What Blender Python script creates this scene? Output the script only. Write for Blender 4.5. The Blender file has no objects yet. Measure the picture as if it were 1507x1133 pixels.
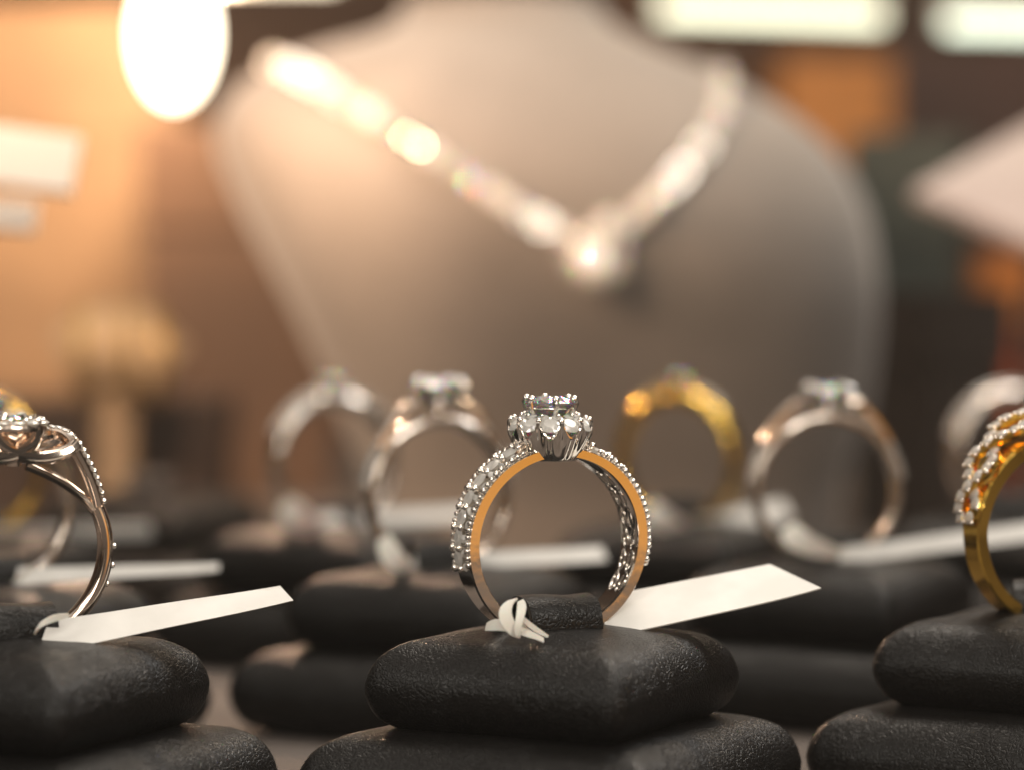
import bpy, math, random
from mathutils import Vector, Matrix
random.seed(7)
PI = math.pi
HAZE = 0.042
K = 0.001                      # everything below is written in millimetres
S = bpy.context.scene
COL = S.collection

# ------------------------------------------------------------------ camera
FPX = 4416.0; PITCH = math.radians(1.7); CAMZ = 34.6
cam_d = bpy.data.cameras.new('camera'); cam = bpy.data.objects.new('camera', cam_d); COL.objects.link(cam)
cam_d.sensor_width = 36; cam_d.lens = 36 * FPX / 1507
cam_d.clip_start = 0.01; cam_d.clip_end = 20
cam.location = (0, 0, CAMZ * K); cam.rotation_euler = (PI/2 - PITCH, 0, 0)
cam_d.dof.use_dof = True; cam_d.dof.focus_distance = 0.3175; cam_d.dof.aperture_fstop = cam_d.lens / 8.8
S.camera = cam

def P(px, py, Y):
    """point (mm) seen at photo pixel px,py at depth Y"""
    x = (px - 753.5) / FPX; y = -(py - 566.5) / FPX
    fy = math.cos(PITCH) + y * math.sin(PITCH); fz = -math.sin(PITCH) + y * math.cos(PITCH)
    t = Y / fy
    return Vector((x * t, Y, CAMZ + fz * t))

# ------------------------------------------------------------------ world
W = bpy.data.worlds.new('World'); S.world = W; W.use_nodes = True
nt = W.node_tree; nt.nodes.clear()
wo = nt.nodes.new('ShaderNodeOutputWorld'); wb = nt.nodes.new('ShaderNodeBackground')
tc = nt.nodes.new('ShaderNodeTexCoord'); wn = nt.nodes.new('ShaderNodeTexNoise'); wr = nt.nodes.new('ShaderNodeValToRGB')
wn.inputs['Scale'].default_value = 3.2; wn.inputs['Detail'].default_value = 3
nt.links.new(tc.outputs['Generated'], wn.inputs['Vector']); nt.links.new(wn.outputs['Fac'], wr.inputs['Fac'])
e = wr.color_ramp.elements
e[0].position = .42; e[0].color = (.010, .006, .004, 1)
e[1].position = .66; e[1].color = (1.9, 1.6, 1.25, 1)
m_ = wr.color_ramp.elements.new(.54); m_.color = (.09, .05, .028, 1)
sx_ = nt.nodes.new('ShaderNodeSeparateXYZ'); nt.links.new(tc.outputs['Generated'], sx_.inputs[0])
mr = nt.nodes.new('ShaderNodeMapRange'); mr.inputs['From Min'].default_value = .35; mr.inputs['From Max'].default_value = .8; mr.interpolation_type = 'SMOOTHSTEP'
nt.links.new(sx_.outputs['Z'], mr.inputs['Value'])
n2_ = nt.nodes.new('ShaderNodeTexNoise'); n2_.inputs['Scale'].default_value = 9; n2_.inputs['Detail'].default_value = 1
nt.links.new(tc.outputs['Generated'], n2_.inputs['Vector'])
r2_ = nt.nodes.new('ShaderNodeValToRGB'); r2_.color_ramp.elements[0].position = .46; r2_.color_ramp.elements[0].color = (.06, .045, .035, 1)
r2_.color_ramp.elements[1].position = .56; r2_.color_ramp.elements[1].color = (2.6, 2.3, 2.0, 1)
nt.links.new(n2_.outputs['Fac'], r2_.inputs['Fac'])
mxw = nt.nodes.new('ShaderNodeMixRGB'); nt.links.new(mr.outputs['Result'], mxw.inputs['Fac'])
mry = nt.nodes.new('ShaderNodeMapRange'); mry.inputs['From Min'].default_value = -.55; mry.inputs['From Max'].default_value = 0; mry.inputs['To Min'].default_value = 1; mry.inputs['To Max'].default_value = .12
nt.links.new(sx_.outputs['Y'], mry.inputs['Value'])
dm_ = nt.nodes.new('ShaderNodeMixRGB'); dm_.blend_type = 'MULTIPLY'; dm_.inputs['Fac'].default_value = 1
nt.links.new(wr.outputs['Color'], dm_.inputs['Color1']); nt.links.new(mry.outputs['Result'], dm_.inputs['Color2'])
nt.links.new(dm_.outputs['Color'], mxw.inputs['Color1']); nt.links.new(r2_.outputs['Color'], mxw.inputs['Color2'])
nt.links.new(mxw.outputs['Color'], wb.inputs['Color']); wb.inputs['Strength'].default_value = 0.42
nt.links.new(wb.outputs['Background'], wo.inputs['Surface'])

S.view_settings.view_transform = 'Standard'; S.view_settings.look = 'None'
S.view_settings.exposure = 0; S.view_settings.gamma = 1; S.view_settings.use_curve_mapping = False
S.render.engine = 'CYCLES'
cy = S.cycles
cy.max_bounces = 14; cy.transmission_bounces = 12; cy.glossy_bounces = 6; cy.diffuse_bounces = 3
cy.caustics_reflective = True; cy.caustics_refractive = True
cy.sample_clamp_indirect = 6; cy.sample_clamp_direct = 0; cy.blur_glossy = 0.3
cy.use_denoising = True

# ------------------------------------------------------------------ lamps and added lights
def area(name, loc, to, sx, sy, power, color):
    d = bpy.data.lights.new(name, 'AREA'); d.shape = 'RECTANGLE'; d.size = sx*K; d.size_y = sy*K
    d.energy = power; d.color = color
    o = bpy.data.objects.new(name, d); COL.objects.link(o); o.location = Vector(loc)*K
    o.rotation_euler = (Vector(to)-Vector(loc)).to_track_quat('-Z', 'Y').to_euler()
    return o
area('case_lamp_rear', (60, 540, 420), (0, 380, 0), 300, 120, .85, (1, .90, .78))
area('case_lamp_side', (200, 500, 250), (5, 325, 0), 90, 70, .30, (.98, .97, .95))
for i_, (x_, y_, z_) in enumerate(((-70, 130, 120), (35, 150, 170), (120, 190, 110), (-110, 240, 80), (20, 60, 60), (-60, 200, 40), (60, 250, 70))):
    area('glint_light', (x_, y_, z_), (5, 330, 12), 20, 20, .027, (1, .94, .84))  # added unseen lights that put glints on beads and stones
area('added_back_light', (240, 760, 380), (190, 920, 40), 120, 60, .9, (1, .78, .55))  # added unseen light to brighten the boxes at the right
area('case_lamp_front', (80, 60, 330), (10, 330, 5), 220, 140, 0.36, (1, .95, .88))
area('orange_reflection_light', (92, 238, 3), (8, 320, 6), 70, 48, 0.0066, (1, .38, .0))  # added unseen light, mirrored as orange in the cluster ring's side face
lw = area('warm_bust_fill', (-150, 400, 170), (-40, 600, 90), 50, 60, 0.22, (1, .68, .44)); lw.data.spread = math.radians(75)  # added unseen warm light on the bust's left side
area('bust_lamp', (60, 480, 420), (20, 610, 60), 90, 60, 0.50, (1, .89, .77))
d = bpy.data.lights.new('spot_glow', 'POINT'); d.energy = .42; d.color = (1, .64, .42); d.shadow_soft_size = .003
o = bpy.data.objects.new('spot_glow', d); COL.objects.link(o); o.location = P(262, 70, 545)*K
GLOW = o

# ------------------------------------------------------------------ materials
def mat(name, base, rough=.5, metal=0, spec=.5, **kw):
    m = bpy.data.materials.new(name); m.use_nodes = True
    b = m.node_tree.nodes['Principled BSDF']
    b.inputs['Base Color'].default_value = (*base, 1); b.inputs['Roughness'].default_value = rough
    b.inputs['Metallic'].default_value = metal; b.inputs['Specular IOR Level'].default_value = spec
    for k, v in kw.items(): b.inputs[k].default_value = v
    return m
def emis(name, col, st):
    m = mat(name, (.8, .8, .8), .5); b = m.node_tree.nodes['Principled BSDF']
    b.inputs['Emission Color'].default_value = (*col, 1); b.inputs['Emission Strength'].default_value = st
    return m
def noise_color(m, c1, c2, scale, detail=4, lo=.35, hi=.65):
    t = m.node_tree; b = t.nodes['Principled BSDF']
    c = t.nodes.new('ShaderNodeTexCoord'); n = t.nodes.new('ShaderNodeTexNoise'); r = t.nodes.new('ShaderNodeValToRGB')
    n.inputs['Scale'].default_value = scale; n.inputs['Detail'].default_value = detail
    r.color_ramp.elements[0].position = lo; r.color_ramp.elements[0].color = (*c1, 1)
    r.color_ramp.elements[1].position = hi; r.color_ramp.elements[1].color = (*c2, 1)
    t.links.new(c.outputs['Object'], n.inputs['Vector']); t.links.new(n.outputs['Fac'], r.inputs['Fac'])
    t.links.new(r.outputs['Color'], b.inputs['Base Color']); return m
def noise_bump(m, scale, dist, strength=.5, stretch=None):
    t = m.node_tree; b = t.nodes['Principled BSDF']
    c = t.nodes.new('ShaderNodeTexCoord'); n = t.nodes.new('ShaderNodeTexNoise'); u = t.nodes.new('ShaderNodeBump')
    n.inputs['Scale'].default_value = scale; n.inputs['Detail'].default_value = 3
    u.inputs['Distance'].default_value = dist; u.inputs['Strength'].default_value = strength
    if stretch:
        mp = t.nodes.new('ShaderNodeMapping'); mp.inputs['Scale'].default_value = stretch
        t.links.new(c.outputs['Object'], mp.inputs['Vector']); t.links.new(mp.outputs['Vector'], n.inputs['Vector'])
    else: t.links.new(c.outputs['Object'], n.inputs['Vector'])
    t.links.new(n.outputs['Fac'], u.inputs['Height']); t.links.new(u.outputs['Normal'], b.inputs['Normal']); return m

def leather():
    m = mat('black_leather', (.005, .0044, .004), .36, 0, .30)
    t = m.node_tree; b = t.nodes['Principled BSDF']; L = t.links.new
    c = t.nodes.new('ShaderNodeTexCoord')
    nz = t.nodes.new('ShaderNodeTexNoise'); nz.inputs['Scale'].default_value = 500; nz.inputs['Detail'].default_value = 2
    L(c.outputs['Object'], nz.inputs['Vector'])
    mx = t.nodes.new('ShaderNodeMixRGB'); mx.blend_type = 'LINEAR_LIGHT'; mx.inputs['Fac'].default_value = .0009
    L(c.outputs['Object'], mx.inputs['Color1']); L(nz.outputs['Color'], mx.inputs['Color2'])
    v = t.nodes.new('ShaderNodeTexVoronoi'); v.feature = 'DISTANCE_TO_EDGE'; v.inputs['Scale'].default_value = 2100
    L(mx.outputs['Color'], v.inputs['Vector'])
    r = t.nodes.new('ShaderNodeMapRange'); r.inputs['From Max'].default_value = .22; r.interpolation_type = 'SMOOTHSTEP'
    L(v.outputs['Distance'], r.inputs['Value'])
    n2 = t.nodes.new('ShaderNodeTexNoise'); n2.inputs['Scale'].default_value = 3200; n2.inputs['Detail'].default_value = 3
    L(c.outputs['Object'], n2.inputs['Vector'])
    n3 = t.nodes.new('ShaderNodeTexNoise'); n3.inputs['Scale'].default_value = 170; n3.inputs['Detail'].default_value = 2
    L(c.outputs['Object'], n3.inputs['Vector'])
    a1 = t.nodes.new('ShaderNodeMath'); a1.operation = 'MULTIPLY_ADD'; a1.inputs[1].default_value = .6
    L(n2.outputs['Fac'], a1.inputs[0]); L(r.outputs['Result'], a1.inputs[2])
    u = t.nodes.new('ShaderNodeBump'); u.inputs['Distance'].default_value = .00006
    mm = t.nodes.new('ShaderNodeMapRange'); mm.inputs['From Min'].default_value = .3; mm.inputs['From Max'].default_value = .7
    mm.inputs['To Min'].default_value = .35; mm.inputs['To Max'].default_value = .95
    L(n3.outputs['Fac'], mm.inputs['Value']); L(mm.outputs['Result'], u.inputs['Strength'])
    L(a1.outputs['Value'], u.inputs['Height']); L(u.outputs['Normal'], b.inputs['Normal'])
    rr = t.nodes.new('ShaderNodeMapRange'); rr.inputs['To Min'].default_value = .30; rr.inputs['To Max'].default_value = .44
    L(n3.outputs['Fac'], rr.inputs['Value']); L(rr.outputs['Result'], b.inputs['Roughness'])
    return m
LEATHER = leather()
COPPERY = noise_bump(mat('coppery_gold', (.84, .72, .62), .13, 1), 260, .00008, .35)
WHITE_GOLD = noise_bump(mat('white_gold', (.88, .83, .77), .09, 1), 230, .0001, .4)
ROSE = noise_bump(mat('rose_gold', (.88, .79, .71), .16, 1), 260, .00006, .25)
GOLD = noise_bump(mat('yellow_gold', (.88, .56, .11), .13, 1), 230, .0001, .4)
SATIN = mat('satin_gold', (.4, .28, .11), .5, 1)
BRIGHT = mat('bright_white_gold', (.93, .89, .84), .14, 1)
PAPER = noise_bump(noise_color(mat('tag_paper', (.82, .80, .74), .6, 0, .3), (.66, .645, .61), (.74, .725, .69), 180), 1500, .00002, .4)
KNOT = mat('tag_loop_paper', (.80, .77, .70), .45, 0, .4, **{'Subsurface Weight': .2, 'Subsurface Scale': .0008})

def diamond_mat(name, disp=True, milk=.2):
    m = bpy.data.materials.new(name); m.use_nodes = True; t = m.node_tree; t.nodes.clear()
    o = t.nodes.new('ShaderNodeOutputMaterial')
    if disp:
        gs = []
        for c, ior in (((1, 0, 0), 2.36), ((0, 1, 0), 2.42), ((0, 0, 1), 2.49)):
            g = t.nodes.new('ShaderNodeBsdfGlass'); g.inputs['Color'].default_value = (*c, 1)
            g.inputs['Roughness'].default_value = 0; g.inputs['IOR'].default_value = ior; gs.append(g)
        a = t.nodes.new('ShaderNodeAddShader'); b = t.nodes.new('ShaderNodeAddShader')
        t.links.new(gs[0].outputs[0], a.inputs[0]); t.links.new(gs[1].outputs[0], a.inputs[1])
        t.links.new(a.outputs[0], b.inputs[0]); t.links.new(gs[2].outputs[0], b.inputs[1])
        last = b
    else:
        g = t.nodes.new('ShaderNodeBsdfGlass'); g.inputs['Color'].default_value = (1, .99, .97, 1)
        g.inputs['Roughness'].default_value = .0; g.inputs['IOR'].default_value = 2.42
        last = g
    df = t.nodes.new('ShaderNodeBsdfDiffuse'); df.inputs['Color'].default_value = (.95, .93, .88, 1)
    mx = t.nodes.new('ShaderNodeMixShader'); mx.inputs['Fac'].default_value = milk
    t.links.new(last.outputs[0], mx.inputs[1]); t.links.new(df.outputs[0], mx.inputs[2]); t.links.new(mx.outputs[0], o.inputs['Surface'])
    return m
DIAMOND = diamond_mat('diamond', True, .08); PAVE = diamond_mat('small_diamond', False, .38)
NECK = diamond_mat('necklace_diamond', True, .38); NECKB = diamond_mat('glint_necklace_diamond', True, .62)  # second one has more white diffuse, standing in for glinting stones

# ------------------------------------------------------------------ mesh helpers
class MB:
    def __init__(s): s.v = []; s.f = []
    def add(s, vs, fs):
        n = len(s.v); s.v += [Vector(v) for v in vs]; s.f += [tuple(i+n for i in f) for f in fs]; return s
    def box(s, c, d, M=None):
        x, y, z = [q/2 for q in d]; vs = [Vector((a*x, b*y, e_*z)) for a in (-1, 1) for b in (-1, 1) for e_ in (-1, 1)]
        if M is not None: vs = [M @ v for v in vs]
        vs = [v+Vector(c) for v in vs]
        return s.add(vs, [(0, 1, 3, 2), (4, 6, 7, 5), (0, 4, 5, 1), (2, 3, 7, 6), (0, 2, 6, 4), (1, 5, 7, 3)])
    def ball(s, c, r, nu=8, nv=5, sc=(1, 1, 1), M=None):
        vs = []; fs = []
        for j in range(1, nv):
            a = PI*j/nv
            for i in range(nu):
                b = 2*PI*i/nu; vs.append(Vector((r*sc[0]*math.sin(a)*math.cos(b), r*sc[1]*math.sin(a)*math.sin(b), r*sc[2]*math.cos(a))))
        vs += [Vector((0, 0, r*sc[2])), Vector((0, 0, -r*sc[2]))]; T = len(vs)-2
        for j in range(nv-2):
            for i in range(nu):
                k = (i+1) % nu; fs.append((j*nu+i, (j+1)*nu+i, (j+1)*nu+k, j*nu+k))
        for i in range(nu):
            k = (i+1) % nu; fs.append((T, i, k)); fs.append((T+1, (nv-2)*nu+k, (nv-2)*nu+i))
        if M is not None: vs = [M @ v for v in vs]
        return s.add([v+Vector(c) for v in vs], fs)
    def tube(s, pts, rad, n=8, closed=False, flat=None):
        pts = [Vector(p) for p in pts]; N = len(pts)
        R = rad if isinstance(rad, (list, tuple)) else [rad]*N
        vs = []; up = None
        for i, p in enumerate(pts):
            a = pts[(i-1) % N] if (i > 0 or closed) else p; b = pts[(i+1) % N] if (i < N-1 or closed) else p
            t = (b-a).normalized()
            if up is None:
                up = Vector((0, 1, 0)) if abs(t.y) < .9 else Vector((1, 0, 0))
            sd = t.cross(up).normalized(); up = sd.cross(t).normalized()
            for k in range(n):
                q = 2*PI*k/n; f = flat or (1, 1)
                vs.append(p + sd*math.cos(q)*R[i]*f[0] + up*math.sin(q)*R[i]*f[1])
        fs = []
        for i in range(N if closed else N-1):
            j = (i+1) % N
            for k in range(n):
                l = (k+1) % n; fs.append((i*n+k, i*n+l, j*n+l, j*n+k))
        if not closed: fs.append(tuple(range(n))[::-1]); fs.append(tuple((N-1)*n+k for k in range(n)))
        return s.add(vs, fs)
    def mesh(s, name, m, smooth=True, angle=35):
        me = bpy.data.meshes.new(name); me.from_pydata([v*K for v in s.v], [], s.f); me.update()
        import bmesh
        bm = bmesh.new(); bm.from_mesh(me); bmesh.ops.recalc_face_normals(bm, faces=bm.faces); bm.to_mesh(me); bm.free()
        me.materials.append(m)
        if smooth:
            me.shade_smooth()
            if angle < 180: me.set_sharp_from_angle(angle=math.radians(angle))
        return me
def put(name, me, parent=None, loc=(0, 0, 0), rot=(0, 0, 0), scale=1):
    o = bpy.data.objects.new(name, me); COL.objects.link(o); o.parent = parent
    o.location = Vector(loc)*K; o.rotation_euler = rot; o.scale = (scale,)*3; return o
def thing(name, label, cat, loc=(0, 0, 0), rot=(0, 0, 0), group=None):
    o = bpy.data.objects.new(name, None); COL.objects.link(o); o.empty_display_size = .01
    o.location = Vector(loc)*K; o.rotation_euler = rot; return tag(o, label, cat, group)
def tag(o, label, cat, group=None):
    o['label'] = label; o['category'] = cat
    if group: o['group'] = group
    return o
def ribbon(mb, pts, wv, th=.14):
    """flat strip: centre line pts, half-width vectors wv"""
    vs = []; N = len(pts)
    pts = [Vector(p) for p in pts]; wv = [Vector(w) for w in wv]
    for i in range(N):
        t = (pts[min(i+1, N-1)]-pts[max(i-1, 0)]).normalized(); n = t.cross(wv[i]).normalized()*th/2
        for a, b in ((-1, -1), (1, -1), (1, 1), (-1, 1)): vs.append(pts[i]+wv[i]*a+n*b)
    fs = [(0, 1, 2, 3), tuple((N-1)*4+k for k in (3, 2, 1, 0))]
    for i in range(N-1):
        for k in range(4):
            l = (k+1) % 4; fs.append((i*4+k, (i+1)*4+k, (i+1)*4+l, i*4+l))
    mb.add(vs, fs)

# ------------------------------------------------------------------ setting
me = MB().box((0, 700, -24.5), (2400, 1700, 5)).mesh('counter', noise_bump(noise_color(mat('tray_suede', (.10, .085, .075), .75, 0, .3), (.085, .07, .06), (.13, .11, .098), 60), 900, .0001, .3), False)
o = put('counter', me); o['kind'] = 'structure'
panel = noise_color(mat('brown_panel', (.1, .05, .03), .6, 0, .3), (.035, .018, .011), (.11, .05, .024), 5.5, 3)
me = MB().box((0, 1260, 300), (2400, 12, 700)).mesh('back_wall', panel, False)
o = put('back_wall', me); o['kind'] = 'structure'

# ------------------------------------------------------------------ cushions
def cushion_mesh(name, H, th, cr, seed, dome=.5):
    rnd = random.Random(seed); ph = [rnd.random()*6 for _ in range(6)]
    R = th/2; levels = []
    for i in range(-9, 10):
        f = PI/2*i/9; levels.append((R*(1-math.cos(f))*1.12, R*math.sin(f)))
    top = levels[-1][0]; extra = [.06, .2, .4, .7, .93]
    low = [(top+(H-top)*e_, -R) for e_ in reversed(extra)]
    hi = [(top+(H-top)*e_, R+dome*(1-(1-e_)**2)) for e_ in extra]
    levels = low+levels+hi
    nc = 9; ns = 12; vs = []; fs = []
    def outline(inset):
        h = H-inset; r = max(cr-inset*.95, .9 if h > 3 else h*.5); r = min(r, h)
        pts = []
        for q in range(4):
            a0 = q*PI/2; cx = (h-r)*(1 if q in (0, 3) else -1); cyy = (h-r)*(1 if q in (0, 1) else -1)
            for k in range(nc+1):
                a = a0+PI/2*k/nc; pts.append((cx+r*math.cos(a), cyy+r*math.sin(a)))
            nx = [(-1, 0), (0, -1), (1, 0), (0, 1)][q]; L_ = 2*(h-r)
            for k in range(1, ns):
                p = (cx+r*math.cos(a0+PI/2), cyy+r*math.sin(a0+PI/2)); pts.append((p[0]+nx[0]*L_*k/ns, p[1]+nx[1]*L_*k/ns))
        return pts
    n = None
    for ins, z in levels:
        pts = outline(ins); n = len(pts)
        for x, y in pts:
            # sides bow outward a little, corners sag: stuffed leather
            bow = 1+.008*(math.cos(2*math.atan2(y, x)*2+PI)+1)*(1-ins/H)
            w = .07*math.sin(x*.35+ph[0])*math.sin(y*.31+ph[1])+.04*math.sin(x*.8+ph[2]+y*.5)
            vs.append(Vector((x*bow, y*bow, z+w*(1 if z > 0 else .3) - .5*(max(abs(x), abs(y))/H)**4*(z > 0))))
    for i in range(len(levels)-1):
        for k in range(n):
            l = (k+1) % n; fs.append((i*n+k, i*n+l, (i+1)*n+l, (i+1)*n+k))
    fs.append(tuple(range(n))[::-1]); fs.append(tuple((len(levels)-1)*n+k for k in range(n)))
    me = MB().add(vs, fs).mesh(name, LEATHER, True, 180)
    return me
UPPER = [cushion_mesh('upper_cushion', 15.2, 10.4, 2.2, s_, .9) for s_ in (1, 2, 3)]
LOWER = [cushion_mesh('lower_cushion', 20.6, 11.0, 2.8, s_, .4) for s_ in (4, 5, 6)]
def strap_mesh():
    mb = MB(); N = 20; L_ = 4.0; vs = []; fs = []; M = 8
    for i in range(M+1):
        u = -L_+2*L_*i/M
        for (hw, hh) in ((3.9, 3.0), (3.1, 2.2)):
            for k in range(N+1):
                a = PI*k/N; s_ = math.sin(a)
                vs.append(Vector((u, -hw*math.copysign(abs(math.cos(a))**.75, math.cos(a)), -1.7+(hh+1.2)*s_**.6+.10*math.sin(u*.9+k*.3))))
    n = 2*(N+1)
    for i in range(M):
        for k in range(N):
            fs.append((i*n+k, (i+1)*n+k, (i+1)*n+k+1, i*n+k+1)); q = N+1
            fs.append((i*n+q+k, i*n+q+k+1, (i+1)*n+q+k+1, (i+1)*n+q+k))
    for k in range(N):
        fs.append((k, k+1, N+2+k, N+1+k)); b = M*n; fs.append((b+k, b+N+1+k, b+N+2+k, b+k+1))
    return MB().add(vs, fs).mesh('strap', LEATHER, True, 50)
STRAP = strap_mesh()
def stand(X, Y, ang, strap_ang, label, i=0):
    t = thing('ring_stand', label, 'ring stand', (X, Y, -22), (0, 0, 0), 'padded leather ring stands in rows')
    put('lower_cushion', LOWER[i % 3], t, (0, 0, 5.6), (0, 0, -ang+(i//3)*PI/2))
    put('upper_cushion', UPPER[i % 3], t, (0, 0, 22-5.1-1.35), (0, 0, -ang+.02*((i*7) % 3-1)))
    put('strap', STRAP, t, (0, 0, 22.2), (0, 0, strap_ang))
    return t

# ------------------------------------------------------------------ stones
def brilliant(m, name='stone'):
    vs = []; fs = []
    for k in range(8): a = PI/4*k; vs.append((.29*math.cos(a), .29*math.sin(a), .155))          # table 0-7
    for k in range(8): a = PI/4*(k+.5); vs.append((.405*math.cos(a), .405*math.sin(a), .085))   # stars 8-15
    for k in range(16): a = PI/8*k; vs.append((.5*math.cos(a), .5*math.sin(a), .012))           # girdle 16-31
    for k in range(16): a = PI/8*k; vs.append((.5*math.cos(a), .5*math.sin(a), -.012))          # 32-47
    for k in range(8): a = PI/4*(k+.5); vs.append((.12*math.cos(a), .12*math.sin(a), -.33))     # 48-55
    vs.append((0, 0, -.43))                                                                        # 56
    fs.append(tuple(range(8)))
    for k in range(8):
        k1 = (k+1) % 8; g = 16+2*k; g1 = 16+(2*k+1) % 16; g2 = 16+(2*k+2) % 16; s_ = 8+k; sp = 8+(k-1) % 8
        fs.append((k, s_, k1)); fs.append((s_, g, g1)); fs.append((s_, g1, g2))
        fs.append((k, sp, g)); fs.append((k, g, s_))
        fs.append((g+16, 48+k, g1+16)); fs.append((g1+16, 48+k, g2+16)); fs.append((g+16, 48+(k-1) % 8, 56)); fs.append((g+16, 56, 48+k))
    for k in range(16):
        l = (k+1) % 16; fs.append((16+k, 32+k, 32+l, 16+l))
    return MB().add(vs, fs).mesh(name, m, False)
GEM = brilliant(DIAMOND, 'centre_stone'); GEMS = brilliant(PAVE, 'accent_stone'); GEMN = brilliant(NECK, 'necklace_stone'); GEMB = brilliant(NECKB, 'necklace_stone')
def gem(name, parent, loc, d, rot=(0, 0, 0), me=None):
    return put(name, me or GEMS, parent, loc, rot, d)
def on_ring(R, th, v, ZC): return Vector((R*math.cos(th), v, ZC+R*math.sin(th)))
def band(ri, w, t, th0, th1, ZC, n=120, closed=False, prof=None, y0=lambda a: 0):
    prof = prof or [(-.5, .10), (-.44, 0), (.44, 0), (.5, .10), (.5, .88), (.43, 1), (-.43, 1), (-.5, .88)]
    vs = []; fs = []; m = len(prof); N = n if closed else n+1
    for i in range(N):
        a = th0+(th1-th0)*i/n
        for (v, r) in prof: vs.append(on_ring(ri(a)+r*t(a), a, v*w(a)+y0(a), ZC))
    for i in range(n):
        j = (i+1) % N
        for k in range(m):
            l = (k+1) % m; fs.append((i*m+k, i*m+l, j*m+l, j*m+k))
    if not closed: fs.append(tuple(range(m))); fs.append(tuple((N-1)*m+k for k in range(m))[::-1])
    return MB().add(vs, fs)
D_PROF = [(-.5, .32), (-.46, .14), (-.38, .03), (-.25, 0), (.25, 0), (.38, .03), (.46, .14), (.5, .32), (.49, .55), (.40, .80), (.22, .96), (0, 1), (-.22, .96), (-.40, .80), (-.49, .55)]
ZC0 = 8.4      # ring centre above the cushion top

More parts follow.
